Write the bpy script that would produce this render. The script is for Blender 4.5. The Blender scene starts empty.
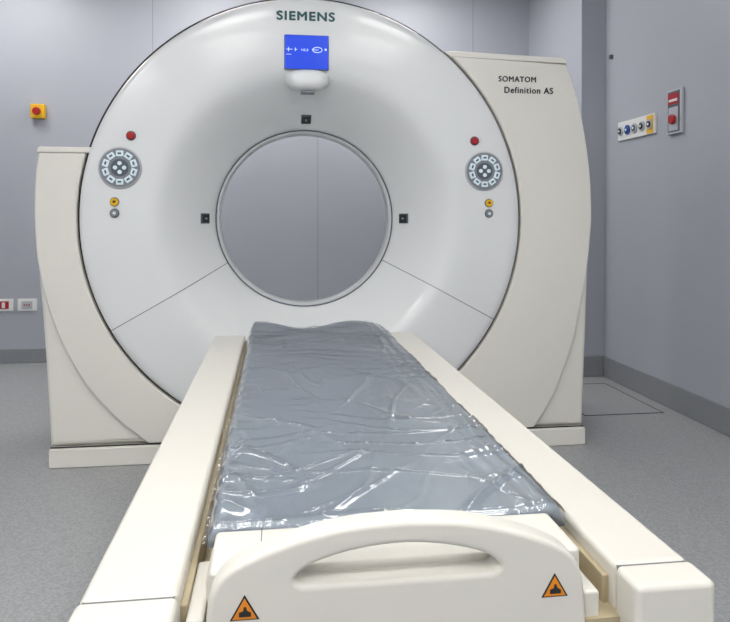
import bpy, bmesh, math, random
from mathutils import Vector, Matrix, noise
random.seed(3)
sc = bpy.context.scene
try:
    sc.view_settings.view_transform = 'Standard'
except Exception: pass

# ---------------------------------------------------------------- materials
def s2l(c):
    return tuple(((x/255)/12.92 if x/255 <= 0.04045 else ((x/255+0.055)/1.055)**2.4) for x in c)
def mat(name, rgb, rough=0.5, metal=0.0, coat=0.0, spec=0.5, bump=0, bscale=200, var=0.0, vscale=5, emis=None, estr=0):
    m = bpy.data.materials.new(name); m.use_nodes = True
    nt = m.node_tree; b = nt.nodes['Principled BSDF']
    c = s2l(rgb)
    b.inputs['Base Color'].default_value = (*c, 1)
    b.inputs['Roughness'].default_value = rough
    b.inputs['Metallic'].default_value = metal
    b.inputs['Coat Weight'].default_value = coat
    b.inputs['Coat Roughness'].default_value = 0.12
    b.inputs['Specular IOR Level'].default_value = spec
    tc = nt.nodes.new('ShaderNodeTexCoord')
    if var > 0:
        n = nt.nodes.new('ShaderNodeTexNoise'); n.inputs['Scale'].default_value = vscale; n.inputs['Detail'].default_value = 4
        r = nt.nodes.new('ShaderNodeValToRGB')
        r.color_ramp.elements[0].position = .35; r.color_ramp.elements[1].position = .65
        r.color_ramp.elements[0].color = (*[x*(1-var) for x in c], 1)
        r.color_ramp.elements[1].color = (*[min(1, x*(1+var)) for x in c], 1)
        nt.links.new(tc.outputs['Object'], n.inputs['Vector']); nt.links.new(n.outputs['Fac'], r.inputs['Fac'])
        nt.links.new(r.outputs['Color'], b.inputs['Base Color'])
    if bump > 0:
        n2 = nt.nodes.new('ShaderNodeTexNoise'); n2.inputs['Scale'].default_value = bscale; n2.inputs['Detail'].default_value = 3
        bp = nt.nodes.new('ShaderNodeBump'); bp.inputs['Strength'].default_value = bump; bp.inputs['Distance'].default_value = .002
        nt.links.new(tc.outputs['Object'], n2.inputs['Vector']); nt.links.new(n2.outputs['Fac'], bp.inputs['Height'])
        nt.links.new(bp.outputs['Normal'], b.inputs['Normal'])
    if emis:
        b.inputs['Emission Color'].default_value = (*s2l(emis), 1); b.inputs['Emission Strength'].default_value = estr
    return m

M_ring  = mat('ring_gloss_white', (228,230,230), .28, coat=.35, var=.01, vscale=2)
M_cream = mat('cover_cream', (228,225,216), .38, bump=.05, bscale=400, var=.01, vscale=3)
M_table = mat('table_cream', (215,212,203), .38, bump=.05, bscale=400, var=.01, vscale=3)
M_wall  = mat('wall_grey_blue', (173,176,185), .42, var=.02, vscale=1.2)
M_wall2 = mat('wall_grey_blue_side', (175,178,187), .42, var=.02, vscale=1.2)
M_seam  = mat('seam_dark', (135,137,148), .6)
M_floor = mat('floor_vinyl', (158,160,161), .38, var=.16, vscale=130, bump=.05)
M_base  = mat('baseboard_vinyl', (138,141,145), .45, var=.05, vscale=120)
M_ceil  = mat('ceiling_white', (228,228,228), .8, var=.01)
M_light = mat('light_panel', (255,255,255), .5, emis=(254,252,249), estr=15.3)
M_black = mat('rubber_black', (30,30,33), .6, var=.05)
M_dark  = mat('gap_dark', (38,38,42), .7)
M_lineg = mat('panel_gap', (110,110,112), .7)
M_lip   = mat('bore_lip_grey', (196,198,200), .35, var=.01)
M_tan   = mat('groove_tan', (176,163,134), .5, var=.05, vscale=20)
M_teal  = mat('logo_teal', (0,84,90), .5)
M_txt   = mat('label_black', (40,42,48), .5)
M_scr   = mat('screen_blue', (10,40,160), .2, emis=(12,72,215), estr=.75)
M_icon  = mat('screen_icons', (200,220,240), .3, emis=(190,215,250), estr=.7)
M_red   = mat('button_red', (170,16,24), .35)
M_yel   = mat('button_yellow', (232,180,20), .4)
M_orange= mat('warning_orange', (225,135,20), .45)
M_gry   = mat('plastic_grey', (130,135,142), .4)
M_gryd  = mat('plastic_dark_grey', (84,92,101), .4)
M_silver= mat('bezel_silver', (190,193,197), .3, metal=.3)
M_btn   = mat('button_light', (205,216,222), .4, emis=(200,222,232), estr=.25)
M_white = mat('plastic_white', (232,232,230), .35)
M_blue  = mat('socket_blue', (35,70,150), .4)
M_mat   = mat('mattress_grey', (150,159,168), .45, var=.03, vscale=8)

def film_mat():
    m = bpy.data.materials.new('plastic_film'); m.use_nodes = True
    nt = m.node_tree; nt.nodes.clear()
    o = nt.nodes.new('ShaderNodeOutputMaterial')
    t = nt.nodes.new('ShaderNodeBsdfTransparent'); t.inputs[0].default_value = (.96,.97,.98,1)
    g = nt.nodes.new('ShaderNodeBsdfGlossy'); g.inputs['Roughness'].default_value = .13; g.inputs['Color'].default_value=(1,1,1,1)
    mx = nt.nodes.new('ShaderNodeMixShader')
    lw = nt.nodes.new('ShaderNodeFresnel'); lw.inputs['IOR'].default_value = 1.5
    ad = nt.nodes.new('ShaderNodeMath'); ad.operation='MULTIPLY_ADD'; ad.inputs[1].default_value=1.0; ad.inputs[2].default_value=.05; ad.use_clamp=True
    tc = nt.nodes.new('ShaderNodeTexCoord')
    prev=None
    for rot,sc_,st,strn in ((.7,24,.22,.30),(-.5,30,.2,.25)):
        n = nt.nodes.new('ShaderNodeTexNoise'); n.inputs['Scale'].default_value=sc_; n.inputs['Detail'].default_value=5; n.inputs['Distortion'].default_value=1.0
        mp = nt.nodes.new('ShaderNodeMapping'); mp.inputs['Rotation'].default_value=(0,0,rot); mp.inputs['Scale'].default_value=(1,st,1)
        bp = nt.nodes.new('ShaderNodeBump'); bp.inputs['Strength'].default_value=strn; bp.inputs['Distance'].default_value=.006
        nt.links.new(tc.outputs['Object'], mp.inputs[0]); nt.links.new(mp.outputs[0], n.inputs['Vector'])
        nt.links.new(n.outputs['Fac'], bp.inputs['Height'])
        if prev: nt.links.new(prev.outputs[0], bp.inputs['Normal'])
        prev=bp
    nt.links.new(prev.outputs[0], g.inputs['Normal']); nt.links.new(prev.outputs[0], lw.inputs['Normal'])
    nt.links.new(lw.outputs[0], ad.inputs[0]); nt.links.new(ad.outputs[0], mx.inputs[0])
    nt.links.new(t.outputs[0], mx.inputs[1]); nt.links.new(g.outputs[0], mx.inputs[2]); nt.links.new(mx.outputs[0], o.inputs[0])
    return m
M_film = film_mat()

# ---------------------------------------------------------------- helpers
def link(o): sc.collection.objects.link(o); return o
def empty(name, loc):
    e = bpy.data.objects.new(name, None); e.location = loc; e.empty_display_size=.1; return link(e)
def par(o, p):
    if p is not None:
        o.parent = p; o.matrix_parent_inverse = Matrix.Translation(p.location).inverted()
    return o
def mesh_obj(name, verts, faces, m, p=None, smooth=False):
    me = bpy.data.meshes.new(name); me.from_pydata(verts, [], faces); me.update()
    me.materials.append(m)
    if smooth: me.shade_smooth()
    return par(link(bpy.data.objects.new(name, me)), p)
def bev(o, w, seg=3, ang=30):
    if w <= 0: return
    b = o.modifiers.new('bevel','BEVEL'); b.width = w; b.segments = seg; b.limit_method='ANGLE'; b.angle_limit=math.radians(ang)
    b.harden_normals=True; o.data.shade_smooth()
def box(name, x0,x1,y0,y1,z0,z1, m, p=None, b=0, seg=3):
    c = Vector(((x0+x1)/2,(y0+y1)/2,(z0+z1)/2)); hx,hy,hz=(x1-x0)/2,(y1-y0)/2,(z1-z0)/2
    v=[(sx*hx,sy*hy,sz*hz) for sx in(-1,1) for sy in(-1,1) for sz in(-1,1)]
    f=[(0,1,3,2),(4,6,7,5),(0,4,5,1),(2,3,7,6),(0,2,6,4),(1,5,7,3)]
    o = mesh_obj(name,v,f,m,None); o.location=c; par(o,p); bev(o,b,seg); return o
def cyl(name, c, r, h, m, p=None, axis='Y', b=0, n=40, r2=None):
    bm = bmesh.new(); bmesh.ops.create_cone(bm, cap_ends=True, segments=n, radius1=r, radius2=r if r2 is None else r2, depth=h)
    if axis=='Y': bmesh.ops.rotate(bm, verts=bm.verts, matrix=Matrix.Rotation(math.pi/2,3,'X'))
    if axis=='X': bmesh.ops.rotate(bm, verts=bm.verts, matrix=Matrix.Rotation(math.pi/2,3,'Y'))
    me=bpy.data.meshes.new(name); bm.to_mesh(me); bm.free(); me.materials.append(m)
    o=link(bpy.data.objects.new(name,me)); o.location=c; par(o,p)
    bev(o,b if b>0 else min(r,h)*.08,2,40); return o
def plate(name, loops, yc, th, m, p=None, bevel=.004, res=4):
    """closed XZ outlines (first outer, others holes) extruded along Y; yc = front face Y"""
    cu=bpy.data.curves.new(name,'CURVE'); cu.dimensions='2D'; cu.fill_mode='BOTH'
    for lp in loops:
        s=cu.splines.new('POLY'); s.points.add(len(lp)-1)
        for i,(x,z) in enumerate(lp): s.points[i].co=(x,z,0,1)
        s.use_cyclic_u=True
    cu.extrude=th/2-bevel; cu.bevel_depth=bevel; cu.bevel_resolution=res; cu.offset=-bevel
    o=link(bpy.data.objects.new(name,cu)); o.rotation_euler=(math.pi/2,0,0); o.location=(0,yc+th/2,0)
    bpy.context.view_layer.update()
    dg=bpy.context.evaluated_depsgraph_get()
    me=bpy.data.meshes.new_from_object(o.evaluated_get(dg)); mw=o.matrix_world.copy()
    me.transform(mw); bpy.data.objects.remove(o)
    bm=bmesh.new(); bm.from_mesh(me); bmesh.ops.remove_doubles(bm,verts=bm.verts,dist=1e-5); bm.to_mesh(me); bm.free()
    me.materials.clear(); me.materials.append(m); me.shade_smooth()
    try: me.set_sharp_from_angle(angle=math.radians(32))
    except Exception: pass
    return par(link(bpy.data.objects.new(name,me)),p)
def catmull(pts, n=8, closed=False):
    out=[]; N=len(pts)
    rng = range(N) if closed else range(N-1)
    for i in rng:
        g=lambda k: pts[k%N] if closed else pts[max(0,min(N-1,k))]
        p0,p1,p2,p3=g(i-1),g(i),g(i+1),g(i+2)
        for j in range(n):
            t=j/n
            out.append(tuple(.5*((2*b)+(-a+c)*t+(2*a-5*b+4*c-d)*t*t+(-a+3*b-3*c+d)*t**3) for a,b,c,d in zip(p0,p1,p2,p3)))
    if not closed: out.append(tuple(pts[-1]))
    return out
def lathe(name, prof, cx, cz, m, p=None, n=192):
    v=[];f=[];k=len(prof)
    for i in range(n):
        a=2*math.pi*i/n
        for r,y in prof: v.append((cx+r*math.cos(a), y, cz+r*math.sin(a)))
    for i in range(n):
        j=(i+1)%n
        for q in range(k-1): f.append((i*k+q, j*k+q, j*k+q+1, i*k+q+1))
    o=mesh_obj(name,v,f,m,p,True)
    bm=bmesh.new(); bm.from_mesh(o.data); bmesh.ops.recalc_face_normals(bm,faces=bm.faces); bm.to_mesh(o.data); bm.free()
    o.data.shade_smooth()
    return o
def tube(name, pts, r, m, p=None, cyc=False):
    cu=bpy.data.curves.new(name,'CURVE'); cu.dimensions='3D'; s=cu.splines.new('POLY'); s.points.add(len(pts)-1)
    for i,q in enumerate(pts): s.points[i].co=(*q,1)
    s.use_cyclic_u=cyc; cu.bevel_depth=r; cu.bevel_resolution=2; cu.materials.append(m)
    return par(link(bpy.data.objects.new(name,cu)),p)
def text(name, body, x, y, z, width, m, p, height=None, bold=.0, align='LEFT', rot=(math.pi/2,0,0)):
    cu=bpy.data.curves.new(name,'FONT'); cu.body=body; cu.size=.1; cu.extrude=.002; cu.space_character=1.15
    o=link(bpy.data.objects.new(name,cu)); bpy.context.view_layer.update()
    dg=bpy.context.evaluated_depsgraph_get()
    me=bpy.data.meshes.new_from_object(o.evaluated_get(dg)); bpy.data.objects.remove(o)
    xs=[v.co.x for v in me.vertices]; ys=[v.co.y for v in me.vertices]
    sx=width/(max(xs)-min(xs)); sy=sx if height is None else height/(max(ys)-min(ys))
    x0=min(xs) if align=='LEFT' else (min(xs)+max(xs))/2
    V=[((v.co.x-x0)*sx, v.co.y*sy, v.co.z) for v in me.vertices]; F=[tuple(q.vertices) for q in me.polygons]
    VV=[];FF=[]
    for k,(dx,dy) in enumerate(((0,0),(bold,0),(-bold,0),(0,bold*.7),(0,-bold*.7)) if bold>0 else ((0,0),)):
        off=len(VV); VV+=[(a+dx,b_+dy,c+.00005*k) for a,b_,c in V]; FF+=[tuple(i+off for i in q) for q in F]
    o=mesh_obj(name,VV,FF,m); o.rotation_euler=rot; o.location=(x,y,z)
    return par(o,p)

# ---------------------------------------------------------------- room
XR=2.13; YB=5.12; XL=-3.0; YN=-2.6; H=2.85; YP=4.19; XP=1.965
box('floor', XL-.1,XR+.1,YN-.1,YB+.1,-.1,0,M_floor)
box('ceiling', XL-.1,XR+.1,YN-.1,YB+.1,H,H+.1,M_ceil)
wb=box('wall_back', XL-.1,XP,YB,YB+.1,0,H,M_wall)
wr=box('wall_right', XR,XR+.1,YN-.1,YB+.1,0,H,M_wall2)
box('wall_left', XL-.1,XL,YN-.1,YB,0,H,M_wall)
box('wall_front', XL,XR,YN-.1,YN,0,H,M_wall)
box('wall_pillar', XP,XR,YP,YB+.1,0,H,M_wall2)
for i,x in enumerate([-2.1,-.884,.316,1.516]):
    box('panel_seam_%d'%i, x-.002,x+.002,YB-.0015,YB+.01,.12,H,M_seam,wb)
box('baseboard_back', XL,XP,YB-.012,YB,0,.10,M_base,b=.004)
box('baseboard_right', XR-.012,XR,YN,YP,0,.135,M_base,b=.004)
box('baseboard_pillar', XP,XR-.012,YP-.012,YP,0,.135,M_base,b=.004)
box('baseboard_pillar_side', XP-.012,XP,YP-.012,YB-.012,0,.12,M_base,b=.004)
box('baseboard_left', XL,XL+.012,YN,YB-.012,0,.10,M_base,b=.004)
# ceiling lights
k=0
for ly in (-1.7,-.45,1.0,4.35):
    for lx in (-1.9,-.45,1.0):
        nm='ceiling_light'
        e=empty(nm if k==0 else nm+'.%03d'%k,(lx,ly,H))
        box('diffuser',lx-.3,lx+.3,ly-.3,ly+.3,H-.012,H-.006,M_light,e)
        for q,(a,b_,c,d) in enumerate([(-.33,.33,-.33,-.3),(-.33,.33,.3,.33),(-.33,-.3,-.3,.3),(.3,.33,-.3,.3)]):
            box('frame_%d'%q,lx+a,lx+b_,ly+c,ly+d,H-.02,H,M_white,e)
        k+=1
# floor hatch
h=empty('floor_access_hatch',(1.82,3.68,0))
for q,(a,b_,c,d) in enumerate([(1.60,2.04,3.355,3.363),(1.60,2.04,4.0,4.008),(1.60,1.606,3.36,4.0),(2.034,2.04,3.36,4.0)]):
    box('hatch_joint_%d'%q,a,b_,c,d,0.0,.0015,M_dark,h)
box('hatch_cover',1.606,2.034,3.363,4.0,0,.001,M_floor,h)

# ---------------------------------------------------------------- gantry
CX,CZ,R=.139,1.03,.943; YF=2.90; YG=2.93
G=empty('ct_scanner',(CX,3.3,0))
face=[(.943,2.965),(.942,2.94),(.936,2.922),(.922,2.911),(.895,2.905),(.84,2.901),(.76,2.899),(.69,2.900),(.645,2.906),(.61,2.922),(.575,2.952),(.54,2.99),(.50,3.04),(.465,3.09),(.44,3.13),(.42,3.165),(.411,3.19)]
facec=catmull(face,6)
def face_y(r):
    for (r0,y0),(r1,y1) in zip(facec,facec[1:]):
        if r1<=r<=r0: return y0+(y1-y0)*(r0-r)/max(1e-9,(r0-r1))
    return 3.19
prof=[(.52,3.72),(.80,3.72),(.92,3.715),(.94,3.70),(.943,3.66),(.943,3.3)]+facec
lathe('ring_cover',prof,CX,CZ,M_ring,G)
lathe('bore_lip_edge',[(.4135,3.186),(.410,3.1835),(.4065,3.187)],CX,CZ,M_gryd,G)
lathe('bore_lip',[(.408,3.188),(.405,3.185),(.399,3.186),(.394,3.194),(.392,3.21),(.392,3.25),(.40,3.262)],CX,CZ,M_lip,G)
lathe('bore_rear_cone',[(.398,3.258),(.42,3.36),(.47,3.55),(.52,3.72)],CX,CZ,M_ring,G)
lathe('ring_gap_seal',[(.94,2.966),(.957,2.966),(.957,3.0),(.94,3.0)],CX,CZ,M_black,G,160)
# ring seams
for i,ang in enumerate((math.radians(209.7),math.radians(-28.6))):
    pts=[(CX+r*math.cos(ang),y-.0003,CZ+r*math.sin(ang)) for r,y in facec[8:]]
    tube('ring_seam_%d'%i,pts,.0015,M_lineg,G)
RA=.952
def arc(a0,a1,n=60,r=RA):
    return [(CX+r*math.cos(math.radians(a0+(a1-a0)*i/n)),CZ+r*math.sin(math.radians(a0+(a1-a0)*i/n))) for i in range(n+1)]
aL=180-math.degrees(math.asin(.272/RA)); aR=math.degrees(math.acos(.624/RA))
left_edge=catmull([(-.960,1.302),(-.973,1.20),(-.978,1.03),(-.970,.80),(-.953,.57),(-.938,.30),(-.927,.084)],6)
right_edge=catmull([(1.300,1.725),(1.335,1.64),(1.369,1.52),(1.402,1.35),(1.421,1.18),(1.426,.95),(1.420,.72),(1.408,.35),(1.398,.084)],6)
plate('left_tower', [left_edge+[(-.05,.084)]+arc(258.4,aL,60)], 2.955,.70,M_cream,G,.02)
plate('right_tower',[arc(aR,-78.4,80)+[(.34,.084)]+right_edge[::-1]],2.955,.70,M_cream,G,.02)
lc=catmull([(-.976,.98),(-.964,.84),(-.925,.66),(-.865,.50),(-.78,.345),(-.66,.20),(-.53,.088)],8)
rc=catmull([(1.425,1.02),(1.412,.86),(1.385,.68),(1.335,.46),(1.25,.24),(1.155,.088)],8)
le=[q for q in left_edge if q[1]>1.0]; re_=[q for q in right_edge if q[1]>1.04]
plate('left_front_panel',[le+lc+[(-.05,.088)]+arc(258.4,aL,60)],2.928,.030,M_cream,G,.010)
plate('right_front_panel',[arc(aR,-78.4,80)+[(.34,.088)]+rc[::-1]+re_[::-1]],2.928,.030,M_cream,G,.010)
plate('left_tower_cap',[[(-.965,1.300),(-.962,1.318),(-.952,1.324),(-.752,1.324),(-.752,1.300)]],2.925,.72,M_cream,G,.004)
plate('right_tower_cap',[[(1.303,1.727),(1.296,1.748),(1.285,1.753),(.78,1.768),(.735,1.764),(.765,1.742)]],2.925,.72,M_cream,G,.004)
tube('left_cap_gap',[(-.962,2.929,1.301),(-.775,2.929,1.301)],.0016,M_lineg,G)
# plinth
box('plinth',-.926,1.398,2.928,3.66,0,.079,M_cream,G,b=.006)
tube('plinth_gap',[(-.922,2.945,.082),(1.394,2.945,.082)],.003,M_dark,G)

# logo, screen, dome
text('logo_text','SIEMENS',CX-.010,2.901,1.870,.243,M_teal,G,.037,bold=.0019,align='C')
text('model_text_a','SOMATOM',.985,2.9275,1.640,.172,M_txt,G,.024,bold=.0009)
text('model_text_b','Definition AS',1.012,2.9275,1.590,.225,M_txt,G,.027,bold=.0009)
cxs=CX-.007
box('screen_frame',cxs-.095,cxs+.095,2.893,2.93,1.660,1.808,M_gry,G,b=.006)
box('screen',cxs-.092,cxs+.092,2.8915,2.90,1.663,1.805,M_scr,G,b=.002)
def ic(n,x0,x1,z0,z1): box('icon_'+n,cxs+x0,cxs+x1,2.890,2.8918,z0,z1,M_icon,G)
ic('a',-.085,-.06,1.743,1.745); ic('b',-.078,-.075,1.735,1.753); ic('c',-.050,-.047,1.737,1.751); ic('c2',-.047,-.040,1.743,1.745)
text('screen_text','H2.0',cxs-.022,2.8912,1.738,.028,M_icon,G)
ic('d',.076,.084,1.742,1.750)
pts=[(cxs+.045+.020*math.cos(t*math.pi/12),2.8905,1.744+.011*math.sin(t*math.pi/12)) for t in range(24)]
tube('icon_ring',pts,.0016,M_icon,G,True)
ic('e',.022,.05,1.743,1.745); ic('f',-.085,-.065,1.722,1.7235)
# dome (speaker below the screen)
v=[];f=[];nu,nv=48,18
cxd,czd=CX-.002,1.632
for j in range(nv+1):
    ph=math.pi/2*j/nv
    for i in range(nu):
        th=2*math.pi*i/nu
        sq=lambda t,e: math.copysign(abs(t)**e,t)
        x=.095*sq(math.cos(th),.8)*math.cos(ph)**.6; z=sq(math.sin(th),.8)*math.cos(ph)**.6
        z*= .034 if z>0 else .062
        v.append((cxd+x,2.935-.062*math.sin(ph)-.012*max(0,-z/.062),czd+z))
for j in range(nv):
    for i in range(nu):
        a=j*nu+i;b_=j*nu+(i+1)%nu
        f.append((a,b_,b_+nu,a+nu))
mesh_obj('speaker_dome',v,f,M_ring,G,True)
box('dome_sensor',cxd-.030,cxd+.030,2.892,2.95,1.563,1.572,M_gry,G,b=.004)

# laser windows in the funnel
def laser(n,ang):
    r=.452; y=face_y(r); r2=.44; dy=face_y(r2)-y; dr=r2-r
    a=math.radians(ang)
    er=Vector((math.cos(a),0,math.sin(a))); et=Vector((-math.sin(a),0,math.cos(a)))
    t=(er*dr+Vector((0,dy,0))).normalized(); nn=t.cross(et).normalized()
    if nn.y>0: nn=-nn
    c=Vector((CX,y,CZ))+er*r
    mw=Matrix((( et.x,t.x,nn.x,c.x),(et.y,t.y,nn.y,c.y),(et.z,t.z,nn.z,c.z),(0,0,0,1)))
    for nm,w,l,hh,mm in (('window_bezel',.046,.060,.010,M_gryd),('window',.038,.050,.014,M_black),('window_slot',.010,.02,.016,M_gry)):
        o=box('laser_'+nm+'_'+n,-w/2,w/2,-l/2,l/2,-hh/2,hh/2,mm,None,b=.003)
        o.data.transform(Matrix.Translation(o.location)); o.location=(0,0,0); o.data.transform(mw); par(o,G)
for n,a in (('top',90),('left',180),('right',0)): laser(n,a)

# controls on both sides
for sd,s in (('l',-1),('r',1)):
    x=CX+s*.770; z=1.238; y=face_y(math.hypot(.772,.213))
    cyl('dial_bezel_'+sd,(x,y,z),.086,.016,M_silver,G,b=.004,n=64)
    cyl('dial_face_'+sd,(x,y-.006,z),.080,.010,M_gry,G,b=.002,n=64)
    cyl('dial_inner_'+sd,(x,y-.009,z),.036,.008,M_gryd,G,b=.002,n=48)
    for i in range(10):
        a=2*math.pi*(i+.5)/10
        o=box('dial_button_%s_%d'%(sd,i),-.0145,.0145,-.004,.004,-.012,.012,M_btn,None,b=.003)
        o.data.transform(Matrix.Translation((x+.058*math.cos(a),y-.012,z+.058*math.sin(a)))@Matrix.Rotation(-(a-math.pi/2),4,'Y')); par(o,G)
        o2=box('dial_mark_%s_%d'%(sd,i),-.007,.007,-.001,.001,-.0035,.0035,M_gryd,None)
        o2.data.transform(Matrix.Translation((x+.058*math.cos(a),y-.0165,z+.058*math.sin(a)))@Matrix.Rotation(-(a-math.pi/2),4,'Y')); par(o2,G)
    for i,(dx,dz) in enumerate([(0,.018),(0,-.018),(.018,0),(-.018,0)]):
        cyl('dial_key_%s_%d'%(sd,i),(x+dx,y-.014,z+dz),.0085,.006,M_btn,G,n=20)
    x2=CX+s*.727; y2=face_y(math.hypot(.727,.345)); z2=1.370
    cyl('stop_ring_'+sd,(x2,y2,z2),.020,.006,M_gryd,G); cyl('stop_button_'+sd,(x2,y2-.007,z2),.016,.014,M_red,G,b=.005)
    x3=CX+s*.793; y3=face_y(.80)
    cyl('intercom_ring_'+sd,(x3,y3,1.098),.019,.006,M_gryd,G); cyl('intercom_button_'+sd,(x3,y3-.005,1.098),.016,.010,M_yel,G)
    box('intercom_mark_'+sd,x3-.005,x3+.005,y3-.0115,y3-.009,1.095,1.103,M_black,G)
    cyl('speak_ring_'+sd,(x3,y3,1.052),.019,.006,M_gryd,G); cyl('speak_button_'+sd,(x3,y3-.005,1.052),.015,.010,M_gry,G)
    cyl('speak_mark_'+sd,(x3,y3-.010,1.052),.006,.003,M_btn,G,n=16)

# ---------------------------------------------------------------- patient table
T=empty('patient_table',(.144,1.6,0))
XC=.142; X0,X1=-.2155,.504; XI0,XI1=-.108,.408; ZT=.61; Y0,Y1=.725,2.485
box('rail_left',X0,XI0,.7760,Y1,.50,ZT,M_table,T,b=.008,seg=4)
box('rail_right',XI1,X1,.7760,Y1,.50,ZT,M_table,T,b=.008,seg=4)
box('rail_cap_left',X0-.002,XI0+.001,Y0,.7742,.49,ZT+.0005,M_table,T,b=.008,seg=5)
box('rail_cap_right',XI1-.001,X1+.002,Y0-.003,.7742,.49,ZT+.0005,M_table,T,b=.008,seg=5)
box('rail_gap_left',X0+.004,XI0-.004,.765,.785,.50,ZT-.003,M_lineg,T)
box('rail_gap_right',XI1+.004,X1-.004,.765,.785,.50,ZT-.003,M_lineg,T)
box('groove_floor',XI0-.01,XI1+.01,.76,Y1-.01,.50,.555,M_tan,T)
box('groove_lip_left',XI0-.012,XI0+.008,.79,Y1-.004,.54,.590,M_tan,T,b=.002)
box('groove_lip_right',XI1-.008,XI1+.012,.79,Y1-.004,.54,.590,M_tan,T,b=.002)
box('table_body',X0+.02,X1-.02,.80,Y1-.03,.40,.51,M_table,T,b=.02)
for i in range(9):
    q=.012*(i%2)
    box('bellows_%d'%i,X0+.07+q,X1-.07-q,.98+q,2.3-q,.10+.034*i,.132+.034*i,M_gry,T,b=.006)
box('foot',X0+.02,X1-.02,.9,2.42,0,.10,M_table,T,b=.02)
# cradle
box('cradle',-.082,.380,.80,2.50,.56,.618,M_table,T,b=.016)
box('cradle_end_deck',-.076,.366,.778,.880,.545,.632,M_table,T,b=.006)
box('deck_seam',-.0185,-.0172,.80,.880,.62,.6325,M_lineg,T)
half=[(0,.690),(.07,.6855),(.13,.672),(.18,.653),(.203,.636),(.214,.612),(.218,.57),(.221,.50)]
right=catmull(half,8); left=[(-a,b_) for a,b_ in right[::-1]]
outer=[(XC+a-.001,b_) for a,b_ in left+right[1:]]+[(XC+.21,.46),(XC-.21,.46)]
sl=catmull([(-.108,.6245),(-.117,.632),(-.100,.646),(-.055,.6585),(0,.6635),(.055,.6585),(.100,.646),(.117,.632),(.108,.6245)],6)
slot=[(XC+a-.004,b_) for a,b_ in sl]
plate('handle',[outer,slot],.748,.036,M_table,T,.007,6)
for sd,s in (('l',-1),('r',1)):
    xx=XC+s*.232
    box('cradle_skirt_'+sd,xx-.010,xx+.010,.765,.90,.52,.585,M_table,T,b=.004)
    tx=XC+.001+s*.177; tz=.602; yy=.7478
    def tri(sz,dz=0): return [(tx-sz,tz-sz*.62+dz),(tx+sz,tz-sz*.62+dz),(tx,tz+sz*1.1+dz)]
    plate('warning_label_border_'+sd,[tri(.0160)],yy-.0004,.0012,M_black,T,.0001,1)
    plate('warning_label_'+sd,[tri(.0132,-.0004)],yy-.0010,.0012,M_orange,T,.0001,1)
    hand=[(-.006,-.0058),(.007,-.0058),(.007,-.0015),(.003,.0005),(.0015,.005),(-.0008,.005),(-.0015,.0005),(-.006,-.001)]
    plate('warning_symbol_'+sd,[[(tx+a,tz+b_) for a,b_ in hand]],yy-.0016,.0012,M_black,T,.0001,1)

# ---------------------------------------------------------------- mat with plastic film
E=empty('examination_mat',(.147,1.69,.62))
def sheet(name, nx,ny,fn,m):
    v=[];f=[]
    for j in range(ny+1):
        for i in range(nx+1):
            v.append(fn(i/nx,j/ny))
    for j in range(ny):
        for i in range(nx):
            a=j*(nx+1)+i; f.append((a,a+1,a+nx+2,a+nx+1))
    return mesh_obj(name,v,f,m,E,True)
mx0,mx1,my0,my1=-.087,.391,.878,2.50
def edge(u):
    d=min(u,1-u)*(mx1-mx0)
    return 0 if d>.016 else -(1-math.sqrt(max(0,1-((.016-d)/.016)**2)))*.018
def mat_pt(u,w,up=0):
    x=mx0+(mx1-mx0)*u; y=my0+(my1-my0)*w
    x+=.003*noise.noise(Vector((0,y*5,2.2)))*(2*u-1)
    z=.640+.002*noise.noise(Vector((x*4,y*3,0)))+edge(u)-.006*(1-(2*u-1)**2)
    dy=(y-my0); 
    if dy<.010: z-=(1-math.sqrt(max(0,1-((.010-dy)/.010)**2)))*.010
    k=max(0,(w-.88)/.12)
    z+=k*k*(.012*math.sin(u*9+1)+.003)
    return x,y,z
o=sheet('mattress',60,200,lambda u,w: mat_pt(u,w),M_mat)
sd=o.modifiers.new('s','SOLIDIFY'); sd.thickness=.016; sd.offset=-1
def ridge(x,y,ang,f,st,seed,sharp):
    ca,sa=math.cos(ang),math.sin(ang); p=x*ca+y*sa; q=-x*sa+y*ca
    p+=.06*noise.noise(Vector((x*5,y*5,seed+3)))
    n=noise.noise(Vector((p*f,q*f*st,seed)))
    mask=max(0,noise.noise(Vector((x*4,y*3,seed+9)))+.25)
    return (max(0,1-abs(n)*sharp)**2)*min(1,mask*2)
def film_pt(u,w):
    uu=-.012+1.024*u
    x,y,z=mat_pt(min(1,max(0,uu)),w)
    x+=(uu-min(1,max(0,uu)))*.46
    h=.0045*ridge(x,y,.9,6,.22,1.3,8)+.0045*ridge(x,y,-.5,7,.22,4.1,8)+.0035*ridge(x,y,.35,12,.15,7.7,8)+.003*ridge(x,y,1.3,15,.2,12.7,8)+.003*ridge(x,y,-1.0,13,.15,21.7,8)
    h+=.0012*noise.noise(Vector((x*14,y*8,3)))
    e=max(0,(u-.78)/.22); h+=.0022*e*math.sin(u*110+5*noise.noise(Vector((y*3,0,0))))
    e2=max(0,(.12-u)/.12); h+=.002*e2*math.sin(y*90+8*noise.noise(Vector((y*4,5,0))))
    x+=.003*noise.noise(Vector((y*10,u*2,8)))*(1 if u>.9 or u<.1 else 0)
    return x,y-.003*(1-w),z+.0022+max(-.001,h)
sheet('plastic_film',200,620,film_pt,M_film)

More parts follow.
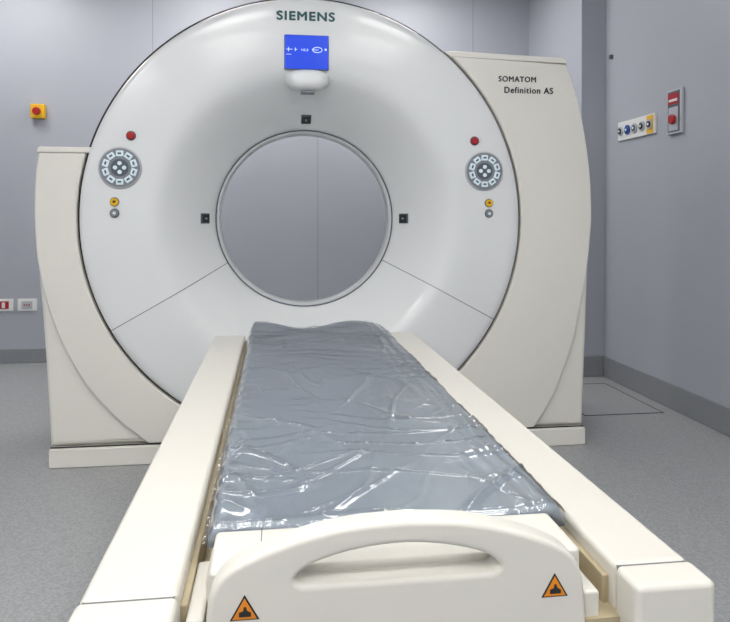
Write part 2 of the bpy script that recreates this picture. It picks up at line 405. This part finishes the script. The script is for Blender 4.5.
# ---------------------------------------------------------------- wall fittings
xs,zs=-1.668,1.79
e=empty('emergency_stop_switch',(xs,YB,zs))
box('yellow_box',xs-.047,xs+.047,YB-.05,YB,zs-.05,zs+.05,M_yel,e,b=.006)
cyl('red_knob',(xs,YB-.062,zs-.002),.027,.028,M_red,e,b=.006)
for nm,xx,red in (('power_outlet',-1.913,True),('power_outlet.001',-1.755,False)):
    e=empty(nm,(xx,YB,.41))
    box('plate',xx-.065,xx+.065,YB-.012,YB,.372,.458,M_white,e,b=.004)
    box('insert',xx-.036,xx+.036,YB-.016,YB-.006,.388,.442,M_red if red else M_silver,e,b=.003)
    if red: box('insert_plate',xx-.01,xx+.012,YB-.018,YB-.006,.395,.435,M_white,e,b=.002)
    else:
        for q in (-.016,0,.016): cyl('hole_%d'%int(q*1000+20),(xx+q,YB-.0165,.415),.0055,.002,M_red,e,n=12)
e=empty('medical_gas_panel',(XR,3.79,1.565))
box('panel',XR-.015,XR,3.585,4.0,1.51,1.625,M_white,e,b=.004)
cols=[M_black,M_blue,M_gryd,M_black,M_yel]
for i in range(5):
    yy=3.96-.082*i
    if i==4: box('yellow_plate',XR-.018,XR-.008,yy-.033,yy+.033,1.516,1.618,M_yel,e)
    cyl('outlet_ring_%d'%i,(XR-.017,yy,1.567),.029,.014,M_silver if i!=1 else M_blue,e,axis='X')
    cyl('outlet_core_%d'%i,(XR-.024,yy,1.567),.018,.010,cols[i] if i!=4 else M_black,e,axis='X')
    cyl('outlet_pin_%d'%i,(XR-.029,yy,1.567),.007,.006,M_btn,e,axis='X',n=16)
e=empty('emergency_call_box',(XR,3.39,1.6))
box('frame',XR-.02,XR,3.327,3.458,1.482,1.722,M_silver,e,b=.004)
box('recess',XR-.022,XR-.01,3.338,3.447,1.494,1.710,M_gryd,e,b=.002)
box('red_label',XR-.024,XR-.012,3.345,3.440,1.640,1.700,M_red,e)
box('red_mark',XR-.026,XR-.012,3.355,3.430,1.655,1.668,M_white,e)
box('grey_plate',XR-.024,XR-.012,3.350,3.435,1.50,1.625,M_silver,e)
cyl('red_button',(XR-.03,3.392,1.56),.026,.022,M_red,e,axis='X',b=.005)
e=empty('wall_sensor',(XR,4.1,2.06)); box('sensor_body',XR-.02,XR,4.088,4.112,2.045,2.072,M_gryd,e,b=.003)

# ---------------------------------------------------------------- world & camera
w=bpy.data.worlds.new('world'); sc.world=w; w.use_nodes=True
w.node_tree.nodes['Background'].inputs[0].default_value=(.6,.63,.68,1); w.node_tree.nodes['Background'].inputs[1].default_value=.3
cam=bpy.data.cameras.new('camera'); co=link(bpy.data.objects.new('camera',cam)); sc.camera=co
PT=math.radians(.6)
cam.sensor_width=36; cam.lens=680/730*36; cam.shift_y=(218.5+680*math.tan(PT)-311)/730; cam.clip_start=.02
co.location=(0,0,1.03); co.rotation_euler=(math.radians(90)-PT,0,-math.atan(89.5/680))
